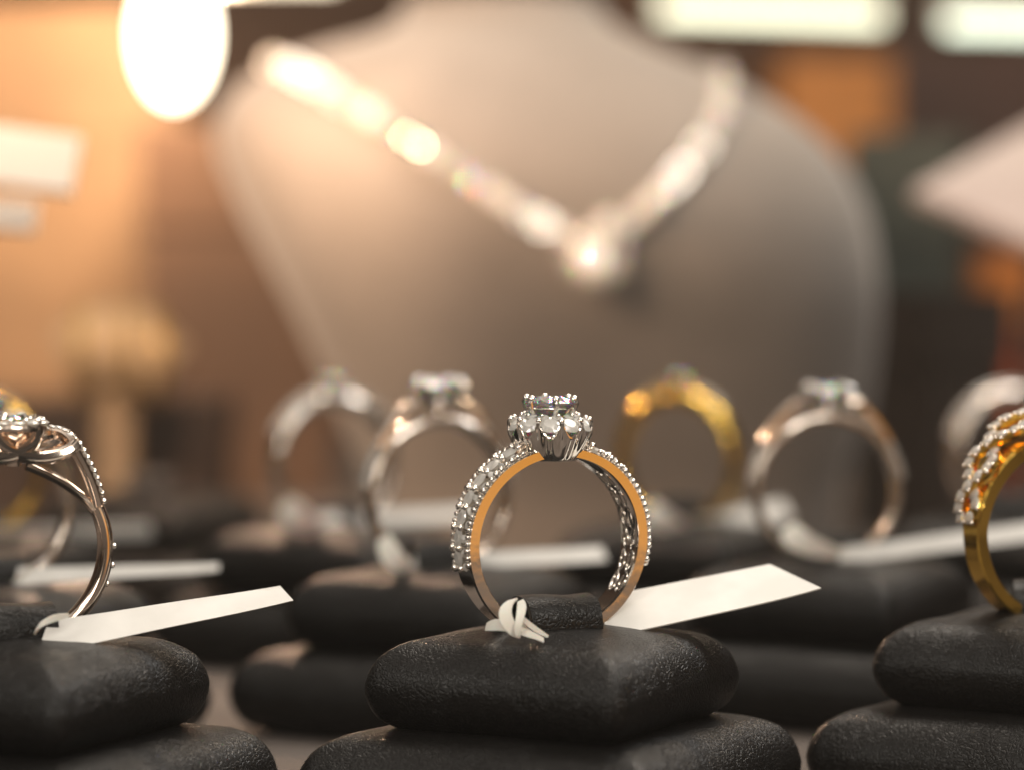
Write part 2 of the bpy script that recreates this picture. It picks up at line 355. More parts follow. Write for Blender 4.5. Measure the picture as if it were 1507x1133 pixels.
# ---- the cluster ring in focus
def halo_ring(label, X, Y, ang, tilt):
    t = thing('halo_ring', label, 'ring', (X, Y, 0), (tilt, 0, ang), 'rings with stones held upright in the ring stands')
    up = lambda a: max(0, math.sin(a))
    wid = lambda a: 3.0+2.2*(.5+.5*math.sin(a))**.8
    me = band(lambda a: 9.2, wid, lambda a: 1.35-.25*up(a)**3, 0, 2*PI, ZC0, 160, True).mesh('shank', WHITE_GOLD, True, 28)
    put('shank', me, t)
    beads = MB(); prongs = MB()
    for sgn in (-1, 1):
        a0, a1 = (math.radians(-13), math.radians(67)); R = 10.55
        Ln = (a1-a0)*R; ns = 7
        for k in range(ns):
            a = a0+(k+.5)*(a1-a0)/ns; A = a if sgn > 0 else PI-a
            gem('accent_stone', t, on_ring(R+.30, A, 0, ZC0), 1.95, (0, PI/2-A, 0))
        for k in range(ns+1):
            a = a0+k*(a1-a0)/ns; A = a if sgn > 0 else PI-a; w = wid(A)/2
            for v in (-.82, .82):
                prongs.ball(on_ring(R+.52, A, v, ZC0), .47+.06*((k*3+int(v>0))%3-1), 10, 7, (1, .85, 1))
            prongs.tube([on_ring(R+.30, A, v, ZC0) for v in (-.8, -.4, 0, .4, .8)], [.36, .26, .22, .26, .36], 8)
            for q in (-.5, .5):
                for sd in (-1, 1):
                    pass
        n2 = 20
        for k in range(n2):
            a = a0+(k+.5)*(a1-a0)/n2; A = a if sgn > 0 else PI-a; w = wid(A)/2
            for sd in (-1, 1):
                r_ = .30+.07*((k*5+1) % 3)/2
                beads.ball(on_ring(R+.12, A, sd*(w-.22), ZC0), r_, 8, 6)
                if k % 2 == 0: gem('accent_stone', t, on_ring(R+.20, A+.02, sd*(w-.78), ZC0), .95, (0, PI/2-A, k)) if sd < 0 else None
    put('shared_prongs', prongs.mesh('shared_prongs', BRIGHT), t); put('milgrain_edge', beads.mesh('milgrain_edge', BRIGHT), t)
    # pierced scrolls inside the band
    sc = MB()
    for k in range(6):
        a = math.radians(-30+k*15); c = on_ring(9.17, a, 0, ZC0)
        tan = Vector((-math.sin(a), 0, math.cos(a))); yy = Vector((0, 1, 0))
        for s_ in (-1, 1):
            sc.tube([c+tan*(1.1*math.cos(q)+.4*math.sin(q))+yy*(s_*.9+.5*math.sin(q)*s_) for q in [2*PI*i/14 for i in range(14)]], .12, 6, True)
    put('inner_scrollwork', sc.mesh('inner_scrollwork', BRIGHT), t)
    # fluted scalloped basket
    hx = -.35
    NP = 11; zb = 17.2; vs = []; fs = []; nn = NP*12; lv = 16
    for shell in (0, 1):
        for i in range(lv+1):
            f = i/lv
            for k in range(nn):
                a = 2*PI*k/nn; c = math.cos(NP*a)
                r = 2.75+1.5*f**.75+(.14+.14*f)*abs(math.sin(NP*a/2+PI/2))**.6*1.2-shell*.35
                ztop = 19.55+1.35*(.5+.5*c)**1.3
                vs.append(Vector((hx+r*math.cos(a), r*math.sin(a), zb+(ztop-zb)*f)))
    B = (lv+1)*nn
    for i in range(lv):
        for k in range(nn):
            l = (k+1) % nn
            fs.append((i*nn+k, i*nn+l, (i+1)*nn+l, (i+1)*nn+k)); fs.append((B+i*nn+k, B+(i+1)*nn+k, B+(i+1)*nn+l, B+i*nn+l))
    for k in range(nn):
        l = (k+1) % nn; fs.append((lv*nn+k, lv*nn+l, B+lv*nn+l, B+lv*nn+k)); fs.append((k, B+k, B+l, l))
    put('basket', MB().add(vs, fs).mesh('basket', WHITE_GOLD, True, 50), t)
    pl = MB(); H = Vector((hx, 0, 0))
    for k in range(NP):                                             # ribs end in claws between the petals
        a = 2*PI*k/NP; d_ = Vector((math.cos(a), math.sin(a), 0))
        pl.tube([H+d_*4.15+Vector((0, 0, 19.6)), H+d_*4.42+Vector((0, 0, 20.6)), H+d_*4.38+Vector((0, 0, 21.3)), H+d_*4.1+Vector((0, 0, 21.6))], [.17, .22, .26, .24], 8)
        pl.ball(H+d_*4.22+Vector((0, 0, 21.55)), .34, 10, 7)
        pl.ball(H+d_*3.05+Vector((0, 0, 22.0)), .28, 8, 6)
        b = a+PI/NP; e_ = Vector((math.cos(b), math.sin(b), 0)); tn = Vector((-math.sin(b), math.cos(b), 0))
        # raised lip under each stone
        pl.tube([H+e_*(4.28-.10*abs(q))+tn*(q*1.02)+Vector((0, 0, 19.75+1.25*q*q)) for q in (-1, -.75, -.5, -.25, 0, .25, .5, .75, 1)], .15, 6)
    put('halo_claws', pl.mesh('halo_claws', BRIGHT), t)
    for k in range(NP):
        a = 2*PI*(k+.5)/NP; d_ = Vector((math.cos(a), math.sin(a), 0))
        gem('halo_stone', t, H+d_*3.68+Vector((0, 0, 21.05)), 2.35, (0, .62, a))
        a = 2*PI*k/NP; d_ = Vector((math.cos(a), math.sin(a), 0))
        gem('halo_stone', t, H+d_*2.62+Vector((0, 0, 21.85)), 1.25, (0, .35, a))
    cup = MB(); cup.tube([(hx+2.1*math.cos(q), 2.1*math.sin(q), 21.7) for q in [2*PI*i/32 for i in range(32)]], .24, 8, True)
    cup.tube([(hx+2.5*math.cos(q), 2.5*math.sin(q), 22.75) for q in [2*PI*i/36 for i in range(36)]], .10, 8, True)
    put('centre_collet', cup.mesh('centre_collet', BRIGHT), t)
    gem('centre_stone', t, (hx, 0, 23.15), 5.5, (-.05, 0, .3), GEM)
    for k in range(6):
        a = PI/3*k+.32; d_ = Vector((math.cos(a), math.sin(a), 0)); pm = MB()
        pm.tube([H+d_*1.9+Vector((0, 0, 21.5)), H+d_*2.7+Vector((0, 0, 22.6)), H+d_*2.88+Vector((0, 0, 23.3)), H+d_*2.6+Vector((0, 0, 23.8))], [.22, .27, .34, .28], 10)
        pm.ball(H+d_*2.66+Vector((0, 0, 23.72)), .42, 10, 7)
        put('prong', pm.mesh('prong', BRIGHT), t)
    return t
# ---- a ring with one big stone in claws
def solitaire_ring(label, X, Y, ang, metal, cd=6.4, nsh=7, w0=2.4, w1=3.4, rise=3.2, nprong=4, tilt=0, sd=1.7, cath=True):
    t = thing('solitaire_ring', label, 'ring', (X, Y, 0), (tilt, 0, ang), 'rings with stones held upright in the ring stands')
    up = lambda a: max(0, math.sin(a))
    wid = lambda a: w0+(w1-w0)*(.5+.5*math.sin(a))
    me = band(lambda a: 9.1, wid, lambda a: 1.3+.5*up(a)**2, 0, 2*PI, ZC0, 96, True, D_PROF).mesh('shank', metal, True, 50)
    put('shank', me, t)
    zt = ZC0+10.9+rise
    if cath:
        for s_ in (-1, 1):
            sh = MB().tube([(s_*8.6, 0, ZC0+6.6), (s_*6.6, 0, ZC0+9.6), (s_*4.3, 0, ZC0+11.9), (s_*2.4, 0, zt-1.4)], [.95, 1.0, .95, .7], 10, False, (.75, 1.25))
            put('shoulder', sh.mesh('shoulder', metal), t)
    head = MB(); head.tube([(cd*.30*math.cos(q), cd*.30*math.sin(q), zt-1.6) for q in [2*PI*i/24 for i in range(24)]], .26, 8, True)
    head.tube([(0, 0, ZC0+9.6), (0, 0, ZC0+11.4), (0, 0, zt-1.7)], [.9, .8, cd*.30], 14)
    put('setting', head.mesh('setting', metal), t)
    gem('centre_stone', t, (0, 0, zt), cd, (0, 0, .2), GEM)
    for k in range(nprong):
        a = 2*PI*(k+.5)/nprong; d_ = Vector((math.cos(a), math.sin(a), 0))
        pm = MB().tube([d_*cd*.2+Vector((0, 0, zt-2.5)), d_*cd*.46+Vector((0, 0, zt-.6)), d_*cd*.52+Vector((0, 0, zt+.3)), d_*cd*.44+Vector((0, 0, zt+.8))], [.5, .62, .85, .6], 10)
        pm.ball(d_*cd*.45+Vector((0, 0, zt+.72)), .85)
        put('prong', pm.mesh('prong', BRIGHT if metal is not GOLD else GOLD), t)
    if nsh:
        pr = MB()
        for s_ in (-1, 1):
            for k in range(nsh):
                a = math.radians(12)+k*(sd*1.04/11.2); A = a if s_ > 0 else PI-a
                if cath and A and k*(sd*1.04/11.2) > math.radians(50): continue
                R = 9.1+1.3+.5*up(A)**2
                gem('accent_stone', t, on_ring(R+.22, A, 0, ZC0), sd, (0, PI/2-A, 0))
                for v in (-1, 1): pr.ball(on_ring(R+.2, A+.07, v*sd*.48, ZC0), .32, 8, 5)
        put('shoulder_beads', pr.mesh('shoulder_beads', BRIGHT if metal is not GOLD else GOLD), t)
    return t
# ---- eternity-like ring with a row of stones over its top
def row_ring(label, X, Y, ang, metal, d=2.4, n=9, centre=4.2, w=2.6, bezel=False):
    t = thing('row_ring', label, 'ring', (X, Y, 0), (0, 0, ang), 'rings with stones held upright in the ring stands')
    up = lambda a: max(0, math.sin(a))
    me = band(lambda a: 9.1, lambda a: w+.6*up(a), lambda a: 1.5+1.0*up(a), 0, 2*PI, ZC0, 96, True, D_PROF).mesh('shank', metal, True, 50)
    put('shank', me, t); pr = MB()
    for k in range(n):
        a = PI/2+(k-(n-1)/2)*(d*1.08/11.8); R = 10.6+1.0*up(a)
        if abs(a-PI/2) < .16 and centre: continue
        gem('accent_stone', t, on_ring(R+.2, a, 0, ZC0), d, (0, PI/2-a, 0))
        for v in (-1, 1): pr.ball(on_ring(R+.25, a+.1, v*d*.46, ZC0), .36, 8, 5)
    put('claw_beads', pr.mesh('claw_beads', BRIGHT if metal is not GOLD else GOLD), t)
    if centre:
        gem('centre_stone', t, (0, 0, ZC0+13.0), centre, (0, 0, .4), GEM)
        for k in range(4):
            a = PI/4+PI/2*k; d_ = Vector((math.cos(a), math.sin(a), 0))
            pm = MB().tube([d_*.8+Vector((0, 0, ZC0+11.2)), d_*centre*.5+Vector((0, 0, ZC0+12.9)), d_*centre*.42+Vector((0, 0, ZC0+13.6))], [.3, .4, .36], 8)
            put('prong', pm.mesh('prong', BRIGHT if metal is not GOLD else GOLD), t)
    return t
# ---- gold ring with waving strands of stones
def strand_ring(label, X, Y, ang):
    t = thing('strand_ring', label, 'ring', (X, Y, 0), (0, 0, ang), 'rings with stones held upright in the ring stands')
    up = lambda a: max(0, math.sin(a))
    me = band(lambda a: 9.2, lambda a: 2.8+2.4*up(a), lambda a: 1.5+.3*up(a), 0, 2*PI, ZC0, 120, True).mesh('shank', GOLD, True, 28)
    put('shank', me, t)
    for ph in (0, PI):
        st = []; vv = []
        for i in range(61):
            a = math.radians(6+168*i/60); R = 10.9+1.9*up(a)**2+.45*math.cos(a*7+ph)
            v = (1.0+1.3*up(a))*math.sin(a*7+ph)
            st.append(on_ring(R, a, v, ZC0)); vv.append((a, R, v))
        put('strand', MB().tube(st, .55, 8, False, (.9, 1.1)).mesh('strand', GOLD), t)
        br = MB()
        L_ = 0; last = st[0]; k = 0
        for i in range(1, 61):
            L_ += (st[i]-st[i-1]).length
            if L_ >= 1.12 and k < 44:
                L_ = 0; k += 1; a, R, v = vv[i]
                gem('accent_stone', t, on_ring(R+.6, a, v, ZC0), 1.45, (0, PI/2-a, 0))
                for s_ in (-1, 1): br.ball(on_ring(R+.55, a+.05, v+s_*.5, ZC0), .24, 8, 5)
        put('claw_beads', br.mesh('claw_beads', BRIGHT), t)
    gem('centre_stone', t, (0, 0, ZC0+14.6), 5.2, (0, 0, 0), GEM)
    for k in range(4):
        a = PI/4+PI/2*k; d_ = Vector((math.cos(a), math.sin(a), 0))
        put('prong', MB().tube([d_*1.2+Vector((0, 0, ZC0+11.5)), d_*2.6+Vector((0, 0, ZC0+14.5)), d_*2.2+Vector((0, 0, ZC0+15.3))], [.4, .45, .4], 8).mesh('prong', BRIGHT), t)
    return t
# ---- split-shank ring with crossing bands
def bez(p, n=18):
    p = [Vector(q) for q in p]; out = []
    for i in range(n+1):
        u = i/n; q = p[:]
        while len(q) > 1: q = [q[j].lerp(q[j+1], u) for j in range(len(q)-1)]
        out.append(q[0])
    return out
def crossover_ring(label, X, Y, ang):
    t = thing('crossover_ring', label, 'ring', (X, Y, 0), (0, 0, ang), 'rings with stones held upright in the ring stands')
    Z = lambda x, y, z: Vector((x, y, ZC0+z))
    me = band(lambda a: 9.0, lambda a: 2.3+.8*(1+math.sin(a)), lambda a: 1.5, math.radians(25-360+130), math.radians(25), ZC0, 90, False, D_PROF)
    me = band(lambda a: 9.0, lambda a: 2.6, lambda a: 1.5, math.radians(155), math.radians(385), ZC0, 90, False, D_PROF).mesh('shank', COPPERY, True, 50)
    put('shank', me, t); bd = MB()
    for s_ in (-1, 1):
        outer = bez([Z(s_*9.0, 0, 3.9), Z(s_*8.4, -.6, 6.6), Z(s_*7.3, -.9, 8.6), Z(s_*6.0, -.9, 10.8)])
        inner = bez([Z(s_*8.6, 0, 3.7), Z(s_*7.4, .6, 5.6), Z(s_*5.2, .9, 7.2), Z(s_*1.6, .9, 8.6)])
        cross1 = bez([Z(s_*6.2, -1.2, 10.7), Z(s_*5.2, -2.2, 9.6), Z(s_*1.5, -2.6, 8.6), Z(s_*-3.4, -2.2, 10.2), Z(s_*-2.0, -1.6, 13.0)])
        loop = bez([Z(s_*6.1, -1.0, 10.9), Z(s_*5.2, 1.2, 12.8), Z(s_*2.4, 1.6, 12.2), Z(s_*1.4, .4, 9.2)])
        back = bez([Z(s_*6.0, 1.4, 10.6), Z(s_*3.0, 2.6, 8.8), Z(s_*-1.5, 2.6, 9.6)])
        put('split_branch', MB().tube(outer, .72, 10, False, (.85, 1.2)).mesh('split_branch', COPPERY), t)
        put('split_branch', MB().tube(inner, .62, 10, False, (.85, 1.2)).mesh('split_branch', COPPERY), t)
        put('crossing_band', MB().tube(cross1, .85, 10, False, (.9, 1.2)).mesh('crossing_band', COPPERY), t)
        put('crossing_band', MB().tube(loop, .75, 10).mesh('crossing_band', COPPERY), t)
        put('crossing_band', MB().tube(back, .7, 10).mesh('crossing_band', COPPERY), t)
        for i in range(1, 18, 2):
            p = outer[i]; n_ = Vector((s_*.8, 0, .5)).normalized()
            bd.ball(p+n_*.72, .36, 8, 6)
        for k in range(3):
            a = math.radians(0-k*11); bd.ball(on_ring(10.6, a if s_ > 0 else PI-a, 0, ZC0), .34, 8, 6)
        for i in range(4, 17, 2): gem('accent_stone', t, outer[i]+Vector((s_*.55, 0, .4)), 1.0, (0, s_*1.0, 0))
        for i in range(1, 17, 2):
            gem('accent_stone', t, loop[i]+Vector((0, -.1, .55)), 1.15, (0, s_*.4, 0)); bd.ball(loop[i]+Vector((.25, -.55, .5)), .24, 8, 5)
    NP = 12
    for k in range(NP):
        a = 2*PI*k/NP; gem('halo_stone', t, Z(3.1*math.cos(a), 3.1*math.sin(a), 13.1), 1.5)
        bd.ball(Z(3.1*math.cos(a+.26), 3.1*math.sin(a+.26), 13.4), .32, 8, 6)
    put('beads', bd.mesh('beads', BRIGHT), t)
    cp = MB().tube([Z(3.1*math.cos(q), 3.1*math.sin(q), 12.6) for q in [2*PI*i/32 for i in range(32)]], .5, 8, True)
    cp.tube([Z(0, 0, 8.6), Z(0, 0, 10.4), Z(0, 0, 12.4)], [.9, 1.4, 2.8], 16)
    put('halo_frame', cp.mesh('halo_frame', COPPERY), t)
    gem('centre_stone', t, Z(0, 0, 13.5), 3.0, (0, 0, 0), GEM)
    for k in range(4):
        a = PI/4+PI/2*k; d_ = Vector((math.cos(a), math.sin(a), 0))
        put('prong', MB().tube([d_*1.0+Z(0, 0, 12.6), d_*1.6+Z(0, 0, 13.6), d_*1.3+Z(0, 0, 14.0)], [.3, .38, .34], 8).mesh('prong', BRIGHT), t)
    return t

# ------------------------------------------------------------------ tags
def price_tag(label, tl, bl, tr, br, origin, loop_pts=None, bend=.5, tail=None):
    """corners as (px, py, Y): a strip of paper, with its twisted loop round the band"""
    tl, bl, tr, br = [P(*q) for q in (tl, bl, tr, br)]; o_ = Vector(origin)
    t = thing('price_tag', label, 'price tag', origin, (0, 0, 0), 'white paper tags looped round the rings')
    n = 14; vs = []; fs = []
    nrm = (tr-tl).cross(bl-tl).normalized()
    if nrm.y > 0: nrm = -nrm
    mcols = 4
    for side in (0, 1):
        for i in range(n+1):
            u = i/n
            for j in range(mcols+1):
                v = j/mcols; a = tl.lerp(tr, u); b = bl.lerp(br, u); p = a.lerp(b, v)
                sag = bend*(4*u*(1-u))*.6 + .12*math.sin(u*9)
                p = p + Vector((0, 0, -1))*sag*.5 + nrm*(sag*.5 + .5*(u**6)*v*bend - side*.16)
                vs.append(p-o_)
    B = (n+1)*(mcols+1); q = mcols+1
    for i in range(n):
        for j in range(mcols):
            fs.append((i*q+j, i*q+j+1, (i+1)*q+j+1, (i+1)*q+j)); fs.append((B+i*q+j, B+(i+1)*q+j, B+(i+1)*q+j+1, B+i*q+j+1))
    for i in range(n):
        fs.append((i*q, (i+1)*q, B+(i+1)*q, B+i*q)); fs.append((i*q+mcols, B+i*q+mcols, B+(i+1)*q+mcols, (i+1)*q+mcols))
    for j in range(mcols):
        fs.append((j, B+j, B+j+1, j+1)); fs.append((n*q+j, n*q+j+1, B+n*q+j+1, B+n*q+j))
    put('strip', MB().add(vs, fs).mesh('strip', PAPER, True, 60), t)
    mb = MB()
    for pts, ws in (loop_pts or []):
        pts = [P(*p)-o_ for p in pts]
        ribbon(mb, bez(pts, 14), [Vector(ws[0]).lerp(Vector(ws[1]), i/14)*.8*(1-.45*abs(i/7-1)**3) for i in range(15)], .24)
    if loop_pts: put('twisted_loop', mb.mesh('twisted_loop', KNOT, True, 50), t)
    return t

A = math.radians
# slots: (X, Y)
slots = dict(main=(4.6, 320), left=(-51.8, 311), right=(60.5, 337), b_left=(-65, 372), b_mid=(-9.5, 394), b_right=(43, 405), b_far=(97, 416),
             c_left=(-82, 456), c_mid=(-28, 466), c_right=(26.5, 478), c_far=(81, 489), d_left=(-66, 548))
stand(*slots['main'], A(27), A(20), 'sharpest black leather ring stand, under the cluster ring in the middle foreground', 0)
stand(*slots['left'], A(24), A(20), 'black leather ring stand under the crossover ring at the left foreground edge', 1)
stand(*slots['right'], A(33), A(-8), 'black leather ring stand under the beaded gold ring at the right foreground edge', 2)
stand(*slots['b_left'], A(24), A(15), 'ring stand directly behind the crossover ring of the left foreground, mostly hidden', 1)
stand(*slots['b_mid'], A(27), A(15), 'blurred two-tier ring stand behind left of the cluster ring, under the claw-set ring', 2)
stand(*slots['b_right'], A(29), A(0), 'blurred ring stand under the big-stone ring at the right of the cluster ring', 0)
stand(*slots['b_far'], A(30), A(0), 'ring stand behind the beaded gold ring at the right edge, carrying no ring', 1)
stand(*slots['c_left'], A(25), A(10), 'farther ring stand at the left edge under the blurred yellow gold ring', 0)
stand(*slots['c_mid'], A(27), A(10), 'far blurred ring stand under the pale ring left of the claw-set ring', 1)
stand(*slots['c_right'], A(27), A(10), 'far blurred ring stand under the yellow gold ring behind the cluster ring', 2)
stand(*slots['c_far'], A(27), A(0), 'far blurred ring stand under the pinkish ring near the right edge', 0)
stand(*slots['d_left'], A(27), A(0), 'farthest ring stand on the left, empty and palest, before the brown backdrop', 1)

halo_ring('silver cluster ring with scalloped halo and stones along its shoulders, sharply in focus', 4.15, 320.5, A(24), A(1.5))
crossover_ring('rose-toned split-shank ring with crossing bands, cut off by the left edge in the foreground', slots['left'][0]+.0, slots['left'][1], A(20))
strand_ring('yellow gold ring with wavy strands of small stones, cut off by the right edge', slots['right'][0]-.3, slots['right'][1], A(28))
solitaire_ring('blurred white ring with one big claw-held stone, just left behind the cluster ring', slots['b_mid'][0]-.2, slots['b_mid'][1], A(24), ROSE, 6.6, 5, 2.2, 3.6, 3.2, 4)
solitaire_ring('blurred rose-white ring with big stone and bright stone-set shoulders, right of the cluster ring', slots['b_right'][0]-.5, slots['b_right'][1], A(8), ROSE, 6.4, 6, 1.7, 2.9, 2.3, 4, 0, 1.9)
row_ring('rose-white ring half hidden behind the crossover ring at the left edge', slots['b_left'][0]+.6, slots['b_left'][1], A(30), ROSE, 2.0, 7, 3.6, 2.2)
row_ring('very blurred yellow gold ring at the left edge behind the crossover ring', slots['c_left'][0], slots['c_left'][1], A(15), GOLD, 2.0, 7, 4.2, 3.4)
row_ring('blurred pale ring with sparkling top, the leftmost of the two behind the cluster ring', slots['c_mid'][0]+.2, slots['c_mid'][1], A(28), WHITE_GOLD, 2.6, 9, 4.6, 3.4)
row_ring('blurred yellow gold ring directly behind the right shoulder of the cluster ring', slots['c_right'][0], slots['c_right'][1], A(-26), GOLD, 2.3, 7, 4.4, 4.0)
row_ring('very blurred pinkish-white ring near the right edge behind the gold strand ring', slots['c_far'][0], slots['c_far'][1], A(20), ROSE, 2.4, 11, 0, 3.4)

price_tag('long white paper tag sticking out right from the cluster ring in focus',
          (897, 874, 325.5), (886, 938, 319), (1133, 829, 331), (1208, 868, 325), (4.6, 318, 0), [
    ([(755, 882, 309.0), (730, 896, 308), (752, 930, 307.5), (766, 934, 309)], ((1.1, 0, .3), (.35, .3, .6))),
    ([(766, 884, 309.5), (772, 900, 308), (760, 915, 307.6), (762, 934, 308)], ((.7, .2, .3), (.5, 0, .3))),
    ([(716, 922, 311), (735, 915, 309), (752, 920, 309), (800, 941, 309)], ((.2, .2, .9), (.1, .1, .45))),
    ([(764, 905, 309), (775, 915, 308.6), (785, 925, 309), (806, 936, 310)], ((.1, 0, .4), (.1, .1, .3))),
    ([(764, 912, 309.6), (775, 928, 309.4), (786, 936, 309.4), (800, 944, 309.6)], ((.1, 0, .25), (.1, .1, .25)))], .7)
price_tag('narrow white paper tag pointing right from the crossover ring at lower left',
          (72, 912, 309), (54, 962, 306), (412, 861, 322), (431, 884, 319), (-50, 310, 0), [
    ([(52, 930, 307), (60, 915, 306), (70, 910, 306), (100, 905, 308)], ((.2, 0, .5), (.1, .1, .5)))], .4)
price_tag('blurred white tag behind the cluster ring, tied to the claw-set ring',
          (610, 815, 390), (600, 840, 388.6), (885, 803, 402), (893, 824, 400.6), (-9, 392, 0), [
    ([(565, 790, 384), (570, 815, 382), (585, 830, 382), (600, 835, 384)], ((1.5, 0, 1), (1.2, .1, 1.2)))], .4)
price_tag('blurred white tag tied to the far pale ring, ending behind the claw-set ring',
          (470, 754, 461), (462, 776, 459.6), (690, 744, 474), (694, 764, 472.6), (-27, 463, 0), [
    ([(420, 738, 455), (430, 760, 453), (450, 770, 454), (465, 775, 456)], ((2.2, 0, 2), (2, .1, 1.6)))], .4)
price_tag('blurred white tag reaching the right edge from the big-stone ring',
          (1240, 804, 400), (1232, 830, 398.6), (1540, 764, 412), (1560, 788, 410.4), (43, 402, 0), [
    ([(1160, 775, 396), (1168, 792, 394), (1185, 805, 394), (1235, 815, 396)], ((1.9, 0, 1.2), (1.4, .1, 1.2)))], .4)
price_tag('short blurred tag of the yellow gold ring, left of the big-stone ring',
          (1010, 764, 472), (1004, 790, 470.5), (1150, 734, 482), (1165, 760, 480.5), (27, 474, 0), [
    ([(955, 742, 468), (962, 760, 466), (980, 770, 466), (1008, 778, 468)], ((1.8, 0, 1.5), (1.6, .1, 1.4)))], .4)
price_tag('flat white tag behind the crossover ring, ending in a tan tip',
          (28, 834, 368), (20, 860, 366.6), (322, 828, 380), (322, 839, 379.3), (-64, 368, 0), [
    ([(20, 856, 364), (35, 842, 362), (50, 835, 362), (62, 826, 363)], ((.3, 0, .7), (.9, .1, .9)))], .3)
price_tag('faint beige tag at left behind all others, tied to the far gold ring',
          (-20, 774, 450), (-26, 796, 451), (220, 768, 466), (224, 788, 467), (-82, 452, 0), None, .3)

# ------------------------------------------------------------------ necklace bust
prof = [  # photo row, left px, right px, front depth Y, half depth
    (-70, 600, 880, 628, 20), (-30, 595, 885, 627, 21), (0, 585, 895, 624, 23), (25, 550, 930, 619, 25), (50, 470, 975, 613, 28), (80, 400, 1040, 606, 31), (115, 350, 1100, 600, 34),
    (160, 322, 1165, 594, 37), (215, 322, 1225, 589, 40), (280, 346, 1264, 586, 41), (350, 378, 1284, 586, 40), (440, 424, 1292, 590, 36),
    (540, 470, 1286, 598, 31), (640, 512, 1270, 607, 25), (740, 548, 1235, 615, 20), (850, 570, 1210, 620, 18)]
def interp(py):
    if py <= prof[0][0]: return prof[0][1:]
    for i in range(len(prof)-1):
        if prof[i][0] <= py <= prof[i+1][0]:
            u = (py-prof[i][0])/(prof[i+1][0]-prof[i][0])
            p0 = prof[max(i-1, 0)]; p1 = prof[i]; p2 = prof[i+1]; p3 = prof[min(i+2, len(prof)-1)]
            out = []
            for k in range(1, 5):
                m1 = (p2[k]-p0[k])/(p2[0]-p0[0])*(p2[0]-p1[0]); m2 = (p3[k]-p1[k])/(p3[0]-p1[0])*(p2[0]-p1[0])
                out.append((2*u**3-3*u*u+1)*p1[k]+(u**3-2*u*u+u)*m1+(-2*u**3+3*u*u)*p2[k]+(u**3-u*u)*m2)
            return out
    return prof[-1][1:]
def bust_pt(py, phi, off=0):
    L_, R_, yf, hd = interp(py); yc = yf+hd
    a = P(L_, py, yc); b = P(R_, py, yc); c = (a+b)/2; hw = (b.x-a.x)/2
    ex = .86; cs = math.cos(phi); sn = math.sin(phi)
    x = math.copysign(abs(cs)**ex, cs)*(hw+off); y = math.copysign(abs(sn)**ex, sn)*(hd+off)
    z = P(753, py, 600).z
    return Vector((c.x+x, yc+y, z))
vs = []; fs = []; NL = 76; NA = 88
for i in range(NL+1):
    py = -30+(850+30)*i/NL
    for k in range(NA): vs.append(bust_pt(py, 2*PI*k/NA))
for i in range(NL):
    for k in range(NA):
        l = (k+1) % NA; fs.append((i*NA+k, i*NA+l, (i+1)*NA+l, (i+1)*NA+k))
fs.append(tuple(range(NA))); fs.append(tuple(NL*NA+k for k in range(NA))[::-1])
bust_mat = noise_bump(noise_color(mat('taupe_suede', (.31, .265, .23), .8, 0, .25, **{'Sheen Weight': .35, 'Sheen Roughness': .5}), (.175, .157, .14), (.215, .194, .175), 30), 900, .0002, .3)
bust = put('necklace_bust', MB().add([v for v in vs], fs).mesh('necklace_bust', bust_mat, True, 60))
tag(bust, 'large blurred taupe bust wearing the diamond necklace, filling the middle background', 'necklace bust')

# necklace lying on the bust
def front_phi(px, py):
    L_, R_, yf, hd = interp(py); c = (L_+R_)/2; h = (R_-L_)/2; u = max(-1, min(1, (px-c)/h))
    return -math.acos(math.copysign(abs(u)**(1/.86), u))
left_path = [(408, 72), (455, 98), (530, 150), (620, 212), (700, 270), (770, 318), (832, 350)]
right_path = [(1046, 88), (1050, 130), (1036, 175), (1005, 230), (965, 278), (920, 325), (885, 352)]
def dense(path, step):
    pts = []
    for (a, b), (c, d_) in zip(path[:-1], path[1:]):
        for i in range(20): pts.append((a+(c-a)*i/20, b+(d_-b)*i/20))
    pts.append(path[-1]); P3 = [bust_pt(y, front_phi(x, y), 1.3) for x, y in pts]
    out = [P3[0]]; acc = 0
    for p, q in zip(P3[:-1], P3[1:]):
        acc += (q-p).length
        if acc >= step: out.append(q); acc = 0
    return out
nk = thing('diamond_necklace', 'blurred diamond necklace with a drop pendant draped in a V on the bust', 'necklace', tuple(bust_pt(352, front_phi(868, 352), 1)))
N0 = Vector(nk.location)/K
lp = dense(left_path, 3.5); rp = dense(right_path, 3.5)
ln = MB()
behind = [bust_pt(70-12*math.sin(PI*i/14), PI-PI*i/14, 1.0) for i in range(15)]
ln.tube([p-N0 for p in lp[::-1]]+[p-N0 for p in behind]+[p-N0 for p in rp], .55, 6)
setm = MB()
for p in lp+rp:
    c = p-N0
    setm.tube([c+Vector((1.7*math.cos(q), -.2, 1.7*math.sin(q))) for q in [2*PI*i/14 for i in range(14)]], .32, 6, True)
put('chain', ln.mesh('chain', WHITE_GOLD), nk); put('stone_settings', setm.mesh('stone_settings', WHITE_GOLD), nk)
for i, p in enumerate(lp+rp):
    br_ = i % 4 == 1 or i % 9 == 4
    gem('necklace_stone', nk, p-N0+Vector((0, -1.3 if br_ else -.6, 0)), 4.0 if br_ else 3.1, (PI/2+random.uniform(-.5, .2), random.uniform(-.5, .5), random.uniform(-.4, .4)), GEMB if br_ else GEMN)
pc = bust_pt(380, front_phi(866, 380), 3.2)-N0
pm = MB()
for rr, yy in ((5.0, 1.0), (4.2, .2)):
    pm.tube([pc+Vector((rr*math.cos(q), yy, rr*math.sin(q))) for q in [2*PI*i/24 for i in range(24)]], .5, 8, True)
pm.tube([pc+Vector((1, 0, 5)), pc+Vector((2, 0, 7.5))], .6, 8)
pend = put('pendant', pm.mesh('pendant', BRIGHT), nk)
